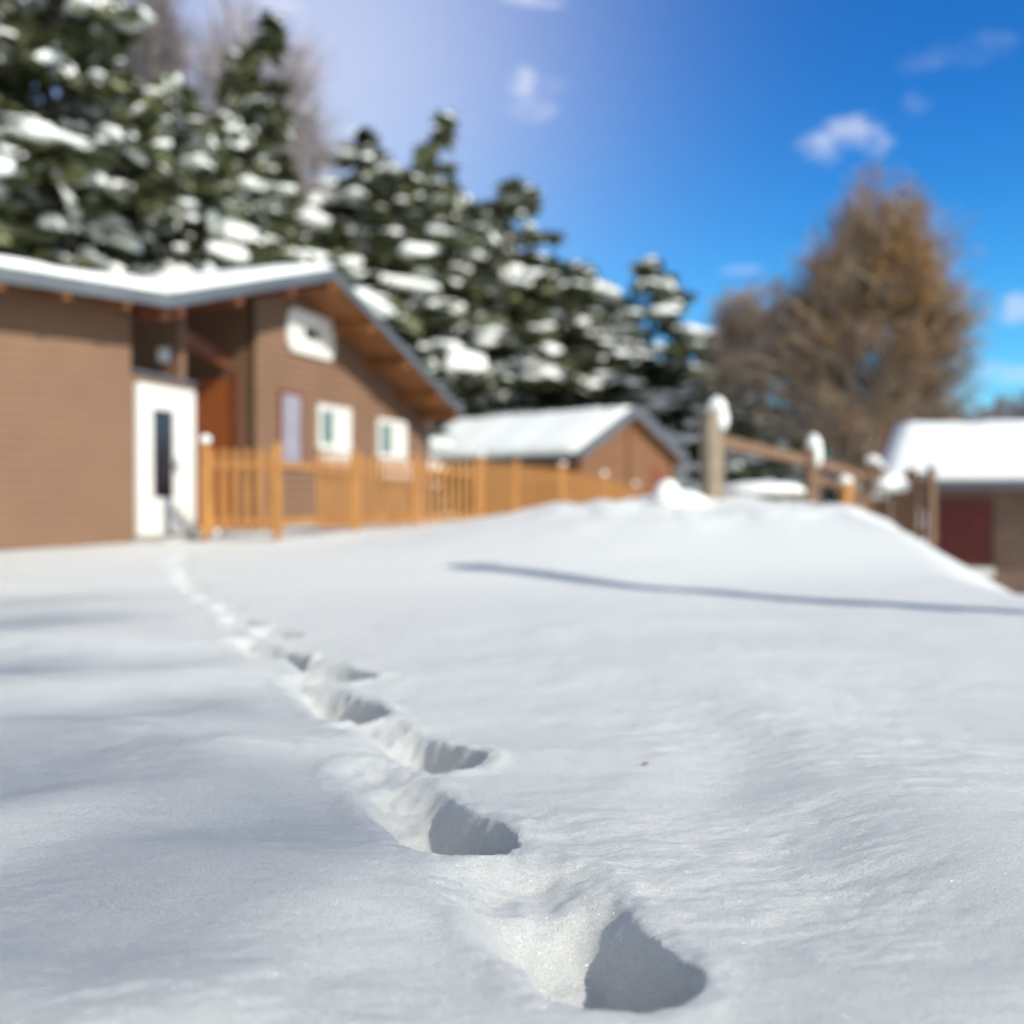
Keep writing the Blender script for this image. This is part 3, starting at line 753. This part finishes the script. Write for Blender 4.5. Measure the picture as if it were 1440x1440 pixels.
# px of trunk, top y in the photo, distance, kind, width factor, turn, label
TREES = [
 (-70, -60, 24, 'a', 1.5, 10, 'tallest dark conifer cut off by the left picture edge, rising over the wing roof'),
 (80, -90, 27, 'c', 1.15, 80, 'huge olive-green conifer over the left end of the wing roof, top above the frame'),
 (10, 150, 27, 'b', 1.5, 150, 'mid-height conifer with big snow pads just above the left end of the wing roof'),
 (182, 60, 32, 'b', 1.35, 200, 'dark conifer with leaning top, second from the huge olive-green one'),
 (236, 110, 27, 'c', 1.05, 260, 'broad conifer with wide snow pad near its top, above the bend of the roof'),
 (308, 20, 42, 'd', 1.0, 20, 'thin dark spire of a conifer standing in front of the grey bare trees'),
 (130, 215, 27, 'e', 1.9, 20, 'low bushy conifer peeping over the wing roof near the bend'),
 (330, 165, 29, 'c', 1.1, 320, 'conifer with bright snow shelves straight above the porch roof'),
 (400, 165, 58, 'a', 1.35, 45, 'snow-laden conifer above the gable peak, left of the leaning spire'),
 (505, 180, 65, 'b', 1.4, 100, 'blunt-topped green conifer behind the gable peak'),
 (455, 270, 59, 'e', 1.8, 150, 'low snowy conifer touching the gable peak'),
 (300, 240, 31, 'e', 1.7, 200, 'low snowy conifer over the middle of the porch roof'),
 (572, 165, 60, 'd', .95, 0, 'lone leaning conifer spire against the sky right of the gable'),
 (560, 235, 58, 'a', 1.5, 190, 'dense conifer behind the right verge of the gable roof'),
 (645, 280, 61, 'c', 1.2, 230, 'conifer with flat snowy top between leaning spire and round dark crown'),
 (722, 262, 64, 'a', 1.5, 300, 'dark conifer with rounded top left of the blue sky gap'),
 (585, 340, 65, 'e', 1.4, 70, 'low conifer loaded with snow beyond the lower end of the gable roof'),
 (670, 400, 60, 'e', 2.0, 250, 'bushy snowy conifer directly above the hut roof left part'),
 (745, 420, 65, 'e', 2.0, 10, 'round snowy conifer above the hut roof between two taller ones'),
 (790, 375, 60, 'b', 1.5, 15, 'conifer above the middle of the hut roof, below the sky gap'),
 (850, 400, 64, 'c', 1.15, 60, 'snow-streaked conifer above the hut ridge'),
 (915, 362, 64, 'a', 1.35, 120, 'pointed dark conifer right of the hut ridge'),
 (820, 470, 62, 'e', 2.0, 180, 'small snowy conifer right behind the hut roof'),
 (965, 460, 66, 'c', 1.1, 200, 'dark conifer behind the tall weathered post'),
 (1022, 500, 66, 'b', 1.3, 240, 'last dark conifer before the reddish bare bushes'),
 (900, 500, 56, 'e', 1.9, 280, 'low dark conifer beside the hut gable'),
 (1060, 560, 50, 'e', 1.4, 330, 'small snowy conifer beneath the bare bushes, above the railing'),
 (1110, 600, 48, 'e', 1.2, 30, 'smallest snowy conifer between the two railing posts'),
 (975, 545, 54, 'e', 1.7, 90, 'low dark conifer seen left of the tall weathered post'),
]
used = set()
for px, yt, Yd, k, wf, rot, lab in TREES:
    src, H0 = protos[k]
    o = src if k not in used else copy_thing(src)
    used.add(k)
    p = pxp(px, yt, Yd); z0 = gz(p.x, p.y) - .2; s = (p.z - z0) / H0
    o.location = (p.x, p.y, z0); o.scale = (s * wf, s * wf, s); o.rotation_euler = (0, 0, R(rot) if k != 'd' else R(rot))
    o['label'] = lab; o['category'] = 'conifer'; o['group'] = 'snowy conifers behind the houses'

# ------------------------------------------------------------------ bare trees
def bare_tree(name, loc, H, stems, lobes, ntwig, nleaf, seed, tw, lab, cat, leafm=None, twigm=None, leafzone=None, tl=(.7, 1.5), group=None, twid=.022, stem_lobes=None, rz=0):
    """lobes: ellipsoids (x, z, rx, rz, weight) in the crown, in metres from the base; depth follows rx"""
    r = random.Random(seed)
    t = empty(name, loc, rz, label=lab, category=cat, group=group)
    mb = MB(); tips = []
    for k in range(stems):
        a = r.uniform(0, 6.28); sp = r.uniform(.02, .05) * H
        tx = r.choice(stem_lobes or lobes); ex = tx[0] * r.uniform(.5, .9) + r.gauss(0, .1) * tx[2]; ey = r.gauss(0, .35) * tx[2]; ez = tx[1] + tx[3] * r.uniform(.0, .75)
        p0 = Vector((math.cos(a) * sp, math.sin(a) * sp, -.2)); p3 = Vector((ex, ey, ez))
        pts = []
        for i in range(8):
            u = i / 7; q = p0.lerp(p3, u ** 1.25); q.z = p0.z + (p3.z - p0.z) * u
            q += Vector((r.gauss(0, .012 * H), r.gauss(0, .012 * H), 0)) * u * .8
            pts.append(q)
        mb.tube(pts, [.013 * H * (1 - i / 7.4) + .012 for i in range(8)], 7)
        tips.append(pts)
    tv = []; tf = []; lv = []; lf = []
    cum = [l[4] for l in lobes]
    def inside():
        l = r.choices(lobes, cum)[0]
        while True:
            x, y, z = r.uniform(-1, 1), r.uniform(-1, 1), r.uniform(-1, 1)
            d = x * x + y * y + z * z
            if d < 1 and r.random() < .35 + .65 * d ** .5: break
        return Vector((l[0] + x * l[2], y * l[2] * .85, l[1] + z * l[3]))
    nlimb = ntwig // 45
    for _ in range(nlimb):
        e = inside(); stem = min(r.sample(tips, min(4, len(tips))), key=lambda s: min((q - e).length for q in s[2:]))
        cand = [q for q in stem[1:] if q.z < e.z - .03 * H] or [stem[1]]
        s0 = min(cand, key=lambda q: (q - e).length)
        mid = s0.lerp(e, .5) + Vector((0, 0, -.05 * (e - s0).length)) + Vector((r.gauss(0, .05), r.gauss(0, .05), 0)) * (e - s0).length
        mb.tube([s0, mid, e], [.0045 * H, .003 * H, .0012 * H], 5, False)
        ax_ = (e - s0).normalized()
        for j in range(45):
            u = r.random() ** .7
            c = (s0.lerp(mid, u * 2) if u < .5 else mid.lerp(e, u * 2 - 1)) + Vector((r.gauss(0, .03), r.gauss(0, .03), r.gauss(0, .02))) * H * .5
            d = (ax_ * .6 + Vector((r.gauss(0, .5), r.gauss(0, .5), r.gauss(.15, .5)))).normalized()
            ln = r.uniform(*tl); sv = d.cross(Vector((r.gauss(0, 1), r.gauss(0, 1), r.gauss(0, 1)))).normalized() * twid * r.uniform(.5, 1.2)
            dr = Vector((0, 0, -.22 * ln)); b0 = len(tv)
            m_ = c + d * ln * .55; e2 = c + d * ln + dr
            tv += [tuple(c - sv), tuple(c + sv), tuple(m_ + sv * .7), tuple(m_ - sv * .7), tuple(e2)]
            tf += [(b0, b0 + 1, b0 + 2, b0 + 3), (b0 + 3, b0 + 2, b0 + 4)]
            if leafm and leafzone(m_, r):
                for _k in range(nleaf):
                    cc = c.lerp(e2, r.random()) + Vector((r.gauss(0, .12), r.gauss(0, .12), r.gauss(0, .12)))
                    n1 = Vector((r.gauss(0, 1), r.gauss(0, 1), r.gauss(0, 1))).normalized() * r.uniform(.04, .085); n2 = n1.orthogonal() * .8; b1 = len(lv)
                    lv += [tuple(cc - n1), tuple(cc + n2), tuple(cc + n1), tuple(cc - n2)]; lf.append((b1, b1 + 1, b1 + 2, b1 + 3))
    mb.build('trunk', M['birchbark'], t, True, False)
    meshobj('crown', tv, tf, twigm or M['twig'], t)
    if lf: meshobj('leaves', lv, lf, leafm, t)
    return t
Yb = 46
p = pxp(1215, 700, Yb); zb = gz(p.x, p.y)
def bz(y): return CAMZ + (700 - y) * Yb / 1440 - zb
def bx_(px): return (px - 1215) / 1440 * Yb
def lobe(px, y, rx, ry, w): k = Yb / 1440; return (bx_(px), bz(y), rx * k, ry * k, w)
lobes = [lobe(1235, 318, 66, 90, 2.4), lobe(1295, 420, 92, 110, 2.6), lobe(1160, 420, 78, 105, 2.2), lobe(1335, 480, 50, 85, 1.2), lobe(1215, 520, 110, 100, 2.8), lobe(1300, 560, 70, 75, 1.4), lobe(1115, 470, 66, 85, 1.7), lobe(1070, 520, 50, 80, .9), lobe(1200, 590, 140, 55, 2.2)]
def gold(q, r):
    g_ = math.exp(-((q.x - bx_(1265)) / 2.4) ** 2 - ((q.z - bz(340)) / 4.0) ** 2)
    return r.random() < .12 + .8 * g_
bare_tree('birch_tree', (p.x, p.y, zb), bz(240), 12, lobes, 23500, 4, 5, 0, 'large rounded birch, nearly bare, with rust and golden leaves in its upper crown', 'tree', M['rustleaf'], M['twig'], gold)
Yb = 52
p = pxp(1050, 700, Yb); zb = gz(p.x, p.y)
def bx_(px): return (px - 1050) / 1440 * Yb
lobes = [lobe(1030, 450, 38, 50, 1), lobe(1070, 470, 50, 75, 1.4), lobe(1040, 530, 50, 60, 1)]
bare_tree('bare_tree', (p.x, p.y, zb), bz(395), 7, lobes, 5200, 0, 9, 0, 'smaller purplish bare tree at the left foot of the big birch', 'tree', None, M['twig'])
Yb = 48
for px_, yt, lobes_px, seed, lab in (
    (345, 10, [(330, 60, 60, 75, 1), (400, 110, 60, 95, 1.3), (300, 110, 60, 80, 1), (430, 190, 45, 80, 1)], 21, 'hazy grey bare tree behind the thin dark spire'),
    (215, -10, [(225, 40, 50, 70, 1), (200, 110, 50, 80, 1)], 22, 'faint grey bare tree between the olive-green conifer and the dark spire'),
    (670, 300, [(660, 330, 40, 45, 1), (690, 380, 45, 60, 1)], 23, 'thin grey bare tree among the conifers above the hut'),
    ):
    Yb = 74 if px_ == 670 else 48
    p = pxp(px_, 700, Yb); zb = gz(p.x, p.y)
    def bx_(px, c=px_): return (px - c) / 1440 * Yb
    bare_tree('bare_tree', (p.x, p.y, zb), bz(yt), 6, [lobe(*l) for l in lobes_px], 6500, 0, seed, 0, lab, 'tree', None, M['greytwig'], twid=.018)
Yb = 60
for px_, lobes_px, seed, lab in (
    (1395, [(1400, 590, 30, 30, 1), (1380, 610, 30, 35, 1)], 31, 'low bluish bare tree just above the bungalow roof'),
    (1450, [(1450, 585, 35, 30, 1)], 32, 'low bare tree at the right picture edge above the bungalow roof')):
    p = pxp(px_, 700, Yb); zb = gz(p.x, p.y)
    def bx_(px, c=px_): return (px - c) / 1440 * Yb
    bare_tree('bare_tree', (p.x, p.y, zb), bz(560), 5, [lobe(*l) for l in lobes_px], 1800, 0, seed, 0, lab, 'tree', None, M['greytwig'])
# tree behind the photographer, to the right: its branches dapple the lawn in the left foreground
random.seed(2)
zb = 0
def dapple_tree():
    r = random.Random(4)
    t = empty('bare_tree', (18.6, -15.2, -.3), math.atan2(.8, .6), label='tall bare tree whose branch shadows dapple the left foreground snow', category='tree')
    mb = MB(); tv = []; tf = []
    mb.tube([(0, 0, -.2), (.05, 0, 8), (-.1, .1, 15), (0, 0, 23)], [.3, .22, .15, .03], 10)
    # limbs: reach, height, length along the limb that carries twigs, twig count, limb radius
    for x_, y_, h, l, n, rad in BR:
        a_ = Vector((0, 0, h - .25)); b_ = Vector((x_, y_, h)); pts = [a_]
        for k in range(1, 9):
            u = k / 8; pts.append(a_.lerp(b_, u) + Vector((0, r.gauss(0, .12), .25 * math.sin(u * 3) + r.gauss(0, .04))))
        mb.tube(pts, [rad * (1.5 - 1.2 * k / 8) for k in range(9)], 6)
        for j in range(n):
            u = 1 - r.random() * l / b_.xy.length; f = u * 8; k = min(7, int(f)); c = pts[k].lerp(pts[k + 1], f - k)
            d = Vector((r.gauss(.5, .5), r.gauss(0, .6), r.gauss(.0, .3))).normalized(); ln = r.uniform(.4, .9)
            sv = d.cross(Vector((r.gauss(0, 1), r.gauss(0, 1), r.gauss(0, 1)))).normalized() * .016; e = c + d * ln; b0 = len(tv)
            tv += [tuple(c - sv), tuple(c + sv), tuple(e + sv * .4), tuple(e - sv * .4)]; tf.append((b0, b0 + 1, b0 + 2, b0 + 3))
    mb.build('trunk', M['birchbark'], t, True, False); meshobj('crown', tv, tf, M['greytwig'], t)
BR = [(2.9, .4, 18.1, 1.2, 40, .085), (2.75, .3, 18.75, .9, 35, .07), (2.9, 0, 19.35, 1.0, 35, .085), (3.4, .5, 19.9, 1.4, 40, .06), (3.9, -.3, 20.5, 1.6, 45, .09),
      (5.2, 0, 21.5, 2.2, 60, .09), (4.6, .6, 21.0, 1.6, 40, .07), (5.6, 0, 22.3, 2.0, 45, .08), (3.3, .9, 18.6, .4, 20, .03)]
dapple_tree()
# far wood closing the view behind the trees
def far_wood():
    r = random.Random(8); v = []; f = []
    xs_ = [-150 + 3 * k for k in range(150)]
    for x_ in xs_:
        y_ = 130 + r.uniform(-6, 6); h = 9 + 4 * vn1(x_ * .05) + r.uniform(-1.5, 1.5) - max(0, (x_ - 20)) * .015
        for q in range(14):
            cx = x_ + r.uniform(-2, 2); cy = y_ + r.uniform(-4, 4); cz = r.uniform(0, h); s = r.uniform(.9, 2.0)
            for w_ in range(5):
                d = Vector((r.gauss(0, 1), r.gauss(0, 1), r.gauss(0, 1))).normalized() * s; e = d.orthogonal().normalized() * s * .6; b0 = len(v); c = Vector((cx, cy, cz)) + Vector((r.gauss(0, .6), r.gauss(0, .6), r.gauss(0, .6)))
                v += [tuple(c - d), tuple(c + e), tuple(c + d), tuple(c - e)]; f.append((b0, b0 + 1, b0 + 2, b0 + 3))
    meshobj('far_wood', v, f, M['farwood'], None, kind='stuff', label='dark blue-green far wood along the horizon', category='wood')
def vn1(x): return math.sin(x) + .5 * math.sin(2.3 * x + 1)
far_wood()
# speck of bark lying on the snow
mb = MB(); sx, sy = (908 - 720) / 1440 * 3.06, 3.06
zz = float(terrain(np.array([sx]), np.array([sy]))[0]); mb.tube([(sx - .008, sy, zz + .006), (sx, sy, zz + .009), (sx + .009, sy + .003, zz + .007)], [.002, .0035, .0015], 6)
mb.build('bark_flake', M['bark'], None, True, label='tiny dark bark flake lying on the open snow right of the footprints', category='debris')

# ------------------------------------------------------------------ light, sky, camera
EL = R(35); sd = Vector((.80, -.60, 0)).normalized()
sun_vec = Vector((sd.x * math.cos(EL), sd.y * math.cos(EL), math.sin(EL)))
sl = bpy.data.lights.new('sun', 'SUN'); sl.energy = 4.7; sl.angle = R(0.8); sl.color = (1, .962, .87)
so = bpy.data.objects.new('sun', sl); col.objects.link(so); so.rotation_euler = sun_vec.to_track_quat('Z', 'Y').to_euler(); so.location = (10, -8, 12)
w = bpy.data.worlds.new('World'); sc.world = w; w.use_nodes = True
nt = w.node_tree; N, L = nt.nodes, nt.links
bg = N['Background']; bg.inputs['Strength'].default_value = 0.125
sky = N.new('ShaderNodeTexSky'); sky.sky_type = 'NISHITA'; sky.sun_disc = False
sky.sun_elevation = EL; sky.sun_rotation = math.atan2(sun_vec.x, sun_vec.y)
sky.altitude = 900; sky.air_density = 1.0; sky.dust_density = .6; sky.ozone_density = 2.2
tc = N.new('ShaderNodeTexCoord')
def dirv(px, y): return Vector(((px - 720) / 1440, 1, (700 - y) / 1440)).normalized()
def vm(op, a=None, b=None):
    n = N.new('ShaderNodeVectorMath'); n.operation = op
    for i, q in enumerate((a, b)):
        if q is None: continue
        if isinstance(q, (tuple, Vector)): n.inputs[i].default_value = tuple(q)
        else: L.new(q, n.inputs[i])
    return n
def mth(op, a, b=None, clamp=False):
    n = N.new('ShaderNodeMath'); n.operation = op; n.use_clamp = clamp
    for i, q in enumerate((a, b)):
        if q is None: continue
        if isinstance(q, (int, float)): n.inputs[i].default_value = q
        else: L.new(q, n.inputs[i])
    return n.outputs[0]
def mix(fac, a, b, mode='MIX'):
    n = N.new('ShaderNodeMix'); n.data_type = 'RGBA'; n.blend_type = mode
    for key, q in ((0, fac), (6, a), (7, b)):
        if isinstance(q, (int, float)): n.inputs[key].default_value = q
        elif isinstance(q, tuple): n.inputs[key].default_value = (*q, 1)
        else: L.new(q, n.inputs[key])
    return n.outputs[2]
dirn = vm('NORMALIZE', tc.outputs['Generated']).outputs[0]
colr = sky.outputs[0]
hs = N.new('ShaderNodeHueSaturation'); hs.inputs['Saturation'].default_value = 1.4; L.new(colr, hs.inputs['Color']); colr = mix(1.0, hs.outputs[0], (.60, 0.99, 1.30), 'MULTIPLY')
# high thin veil, milky towards the left
dl = vm('DOT_PRODUCT', dirn, dirv(420, 90)).outputs['Value']
ang = mth('DIVIDE', mth('ARCCOSINE', dl), .235)
veil = mth('MULTIPLY', mth('POWER', 2.71828, mth('MULTIPLY', mth('MULTIPLY', ang, ang), -1.0)), .88)
colr = mix(veil, colr, (4.5, 5.0, 6.7))
sz = N.new('ShaderNodeSeparateXYZ'); L.new(dirn, sz.inputs[0])
ml_ = N.new('ShaderNodeMapRange'); ml_.interpolation_type = 'SMOOTHSTEP'; ml_.inputs['From Min'].default_value = .42; ml_.inputs['From Max'].default_value = .12
L.new(sz.outputs['Z'], ml_.inputs['Value']); colr = mix(ml_.outputs[0], colr, mix(1.0, colr, (1.05, 1.22, 1.06), 'MULTIPLY'))
# white fill added to the unseen sky behind the photographer, lightens blue shade
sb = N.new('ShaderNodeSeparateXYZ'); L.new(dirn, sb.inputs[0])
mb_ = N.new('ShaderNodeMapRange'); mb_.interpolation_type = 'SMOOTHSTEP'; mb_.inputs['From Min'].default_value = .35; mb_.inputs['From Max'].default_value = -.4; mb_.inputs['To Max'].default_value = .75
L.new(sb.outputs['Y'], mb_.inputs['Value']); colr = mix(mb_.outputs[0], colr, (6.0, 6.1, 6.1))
# cumulus wisps
nz = N.new('ShaderNodeTexNoise'); nz.inputs['Scale'].default_value = 24; nz.inputs['Detail'].default_value = 7; nz.inputs['Roughness'].default_value = .6
mpc = N.new('ShaderNodeMapping'); mpc.inputs['Scale'].default_value = (1, 1, 1.8); L.new(dirn, mpc.inputs['Vector']); L.new(mpc.outputs[0], nz.inputs['Vector'])
def cloud(colr, px, y, rx, ry, amt, c=(6.3, 6.6, 7.6)):
    d0 = dirv(px, y); side = Vector((d0.y, -d0.x, 0)).normalized(); up = side.cross(d0)
    df = vm('SUBTRACT', dirn, d0).outputs[0]
    a = mth('DIVIDE', vm('DOT_PRODUCT', df, side).outputs['Value'], rx / 1440); b = mth('DIVIDE', vm('DOT_PRODUCT', df, up).outputs['Value'], ry / 1440)
    r2 = mth('ADD', mth('MULTIPLY', a, a), mth('MULTIPLY', b, b))
    k = mth('SUBTRACT', 1.0, r2)
    k = mth('ADD', k, mth('MULTIPLY', mth('SUBTRACT', nz.outputs['Fac'], .5), 4.5))
    k = mth('MULTIPLY', k, .8, True)
    k = mth('MULTIPLY', mth('MULTIPLY', k, k), amt)
    g_ = mth('LESS_THAN', r2, 9.0)
    return mix(mth('MULTIPLY', k, g_), colr, c)
for c_ in ((1190, 200, 62, 30, .55), (752, 135, 55, 36, .7), (745, 2, 60, 14, .75), (395, 12, 50, 18, .5), (1345, 80, 70, 22, .16), (1430, 440, 26, 26, .45), (1420, 528, 70, 18, .45), (1285, 150, 18, 22, .2), (1035, 382, 34, 8, .3)):
    colr = cloud(colr, *c_)
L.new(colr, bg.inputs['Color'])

cam = bpy.data.cameras.new('camera'); co = bpy.data.objects.new('camera', cam); col.objects.link(co); sc.camera = co
cam.sensor_width = 36; cam.lens = 36; cam.clip_start = .05; cam.clip_end = 2000
co.location = (0, 0, CAMZ); co.rotation_euler = (R(90 - .8), 0, 0)
cam.dof.use_dof = True; cam.dof.focus_distance = 2.25; cam.dof.aperture_fstop = 1.15; cam.dof.aperture_blades = 0
sc.view_settings.view_transform = 'Standard'; sc.view_settings.look = 'None'; sc.view_settings.exposure = 0.14; sc.view_settings.gamma = 1
sc.cycles.use_denoising = True
try:
    sc.cycles.denoiser = 'OPENIMAGEDENOISE'; sc.cycles.denoising_input_passes = 'RGB_ALBEDO_NORMAL'; sc.cycles.denoising_prefilter = 'ACCURATE'
except Exception: pass
sc.cycles.max_bounces = 8; sc.cycles.diffuse_bounces = 5; sc.cycles.caustics_reflective = False; sc.cycles.caustics_refractive = False
sc.cycles.sample_clamp_indirect = 6
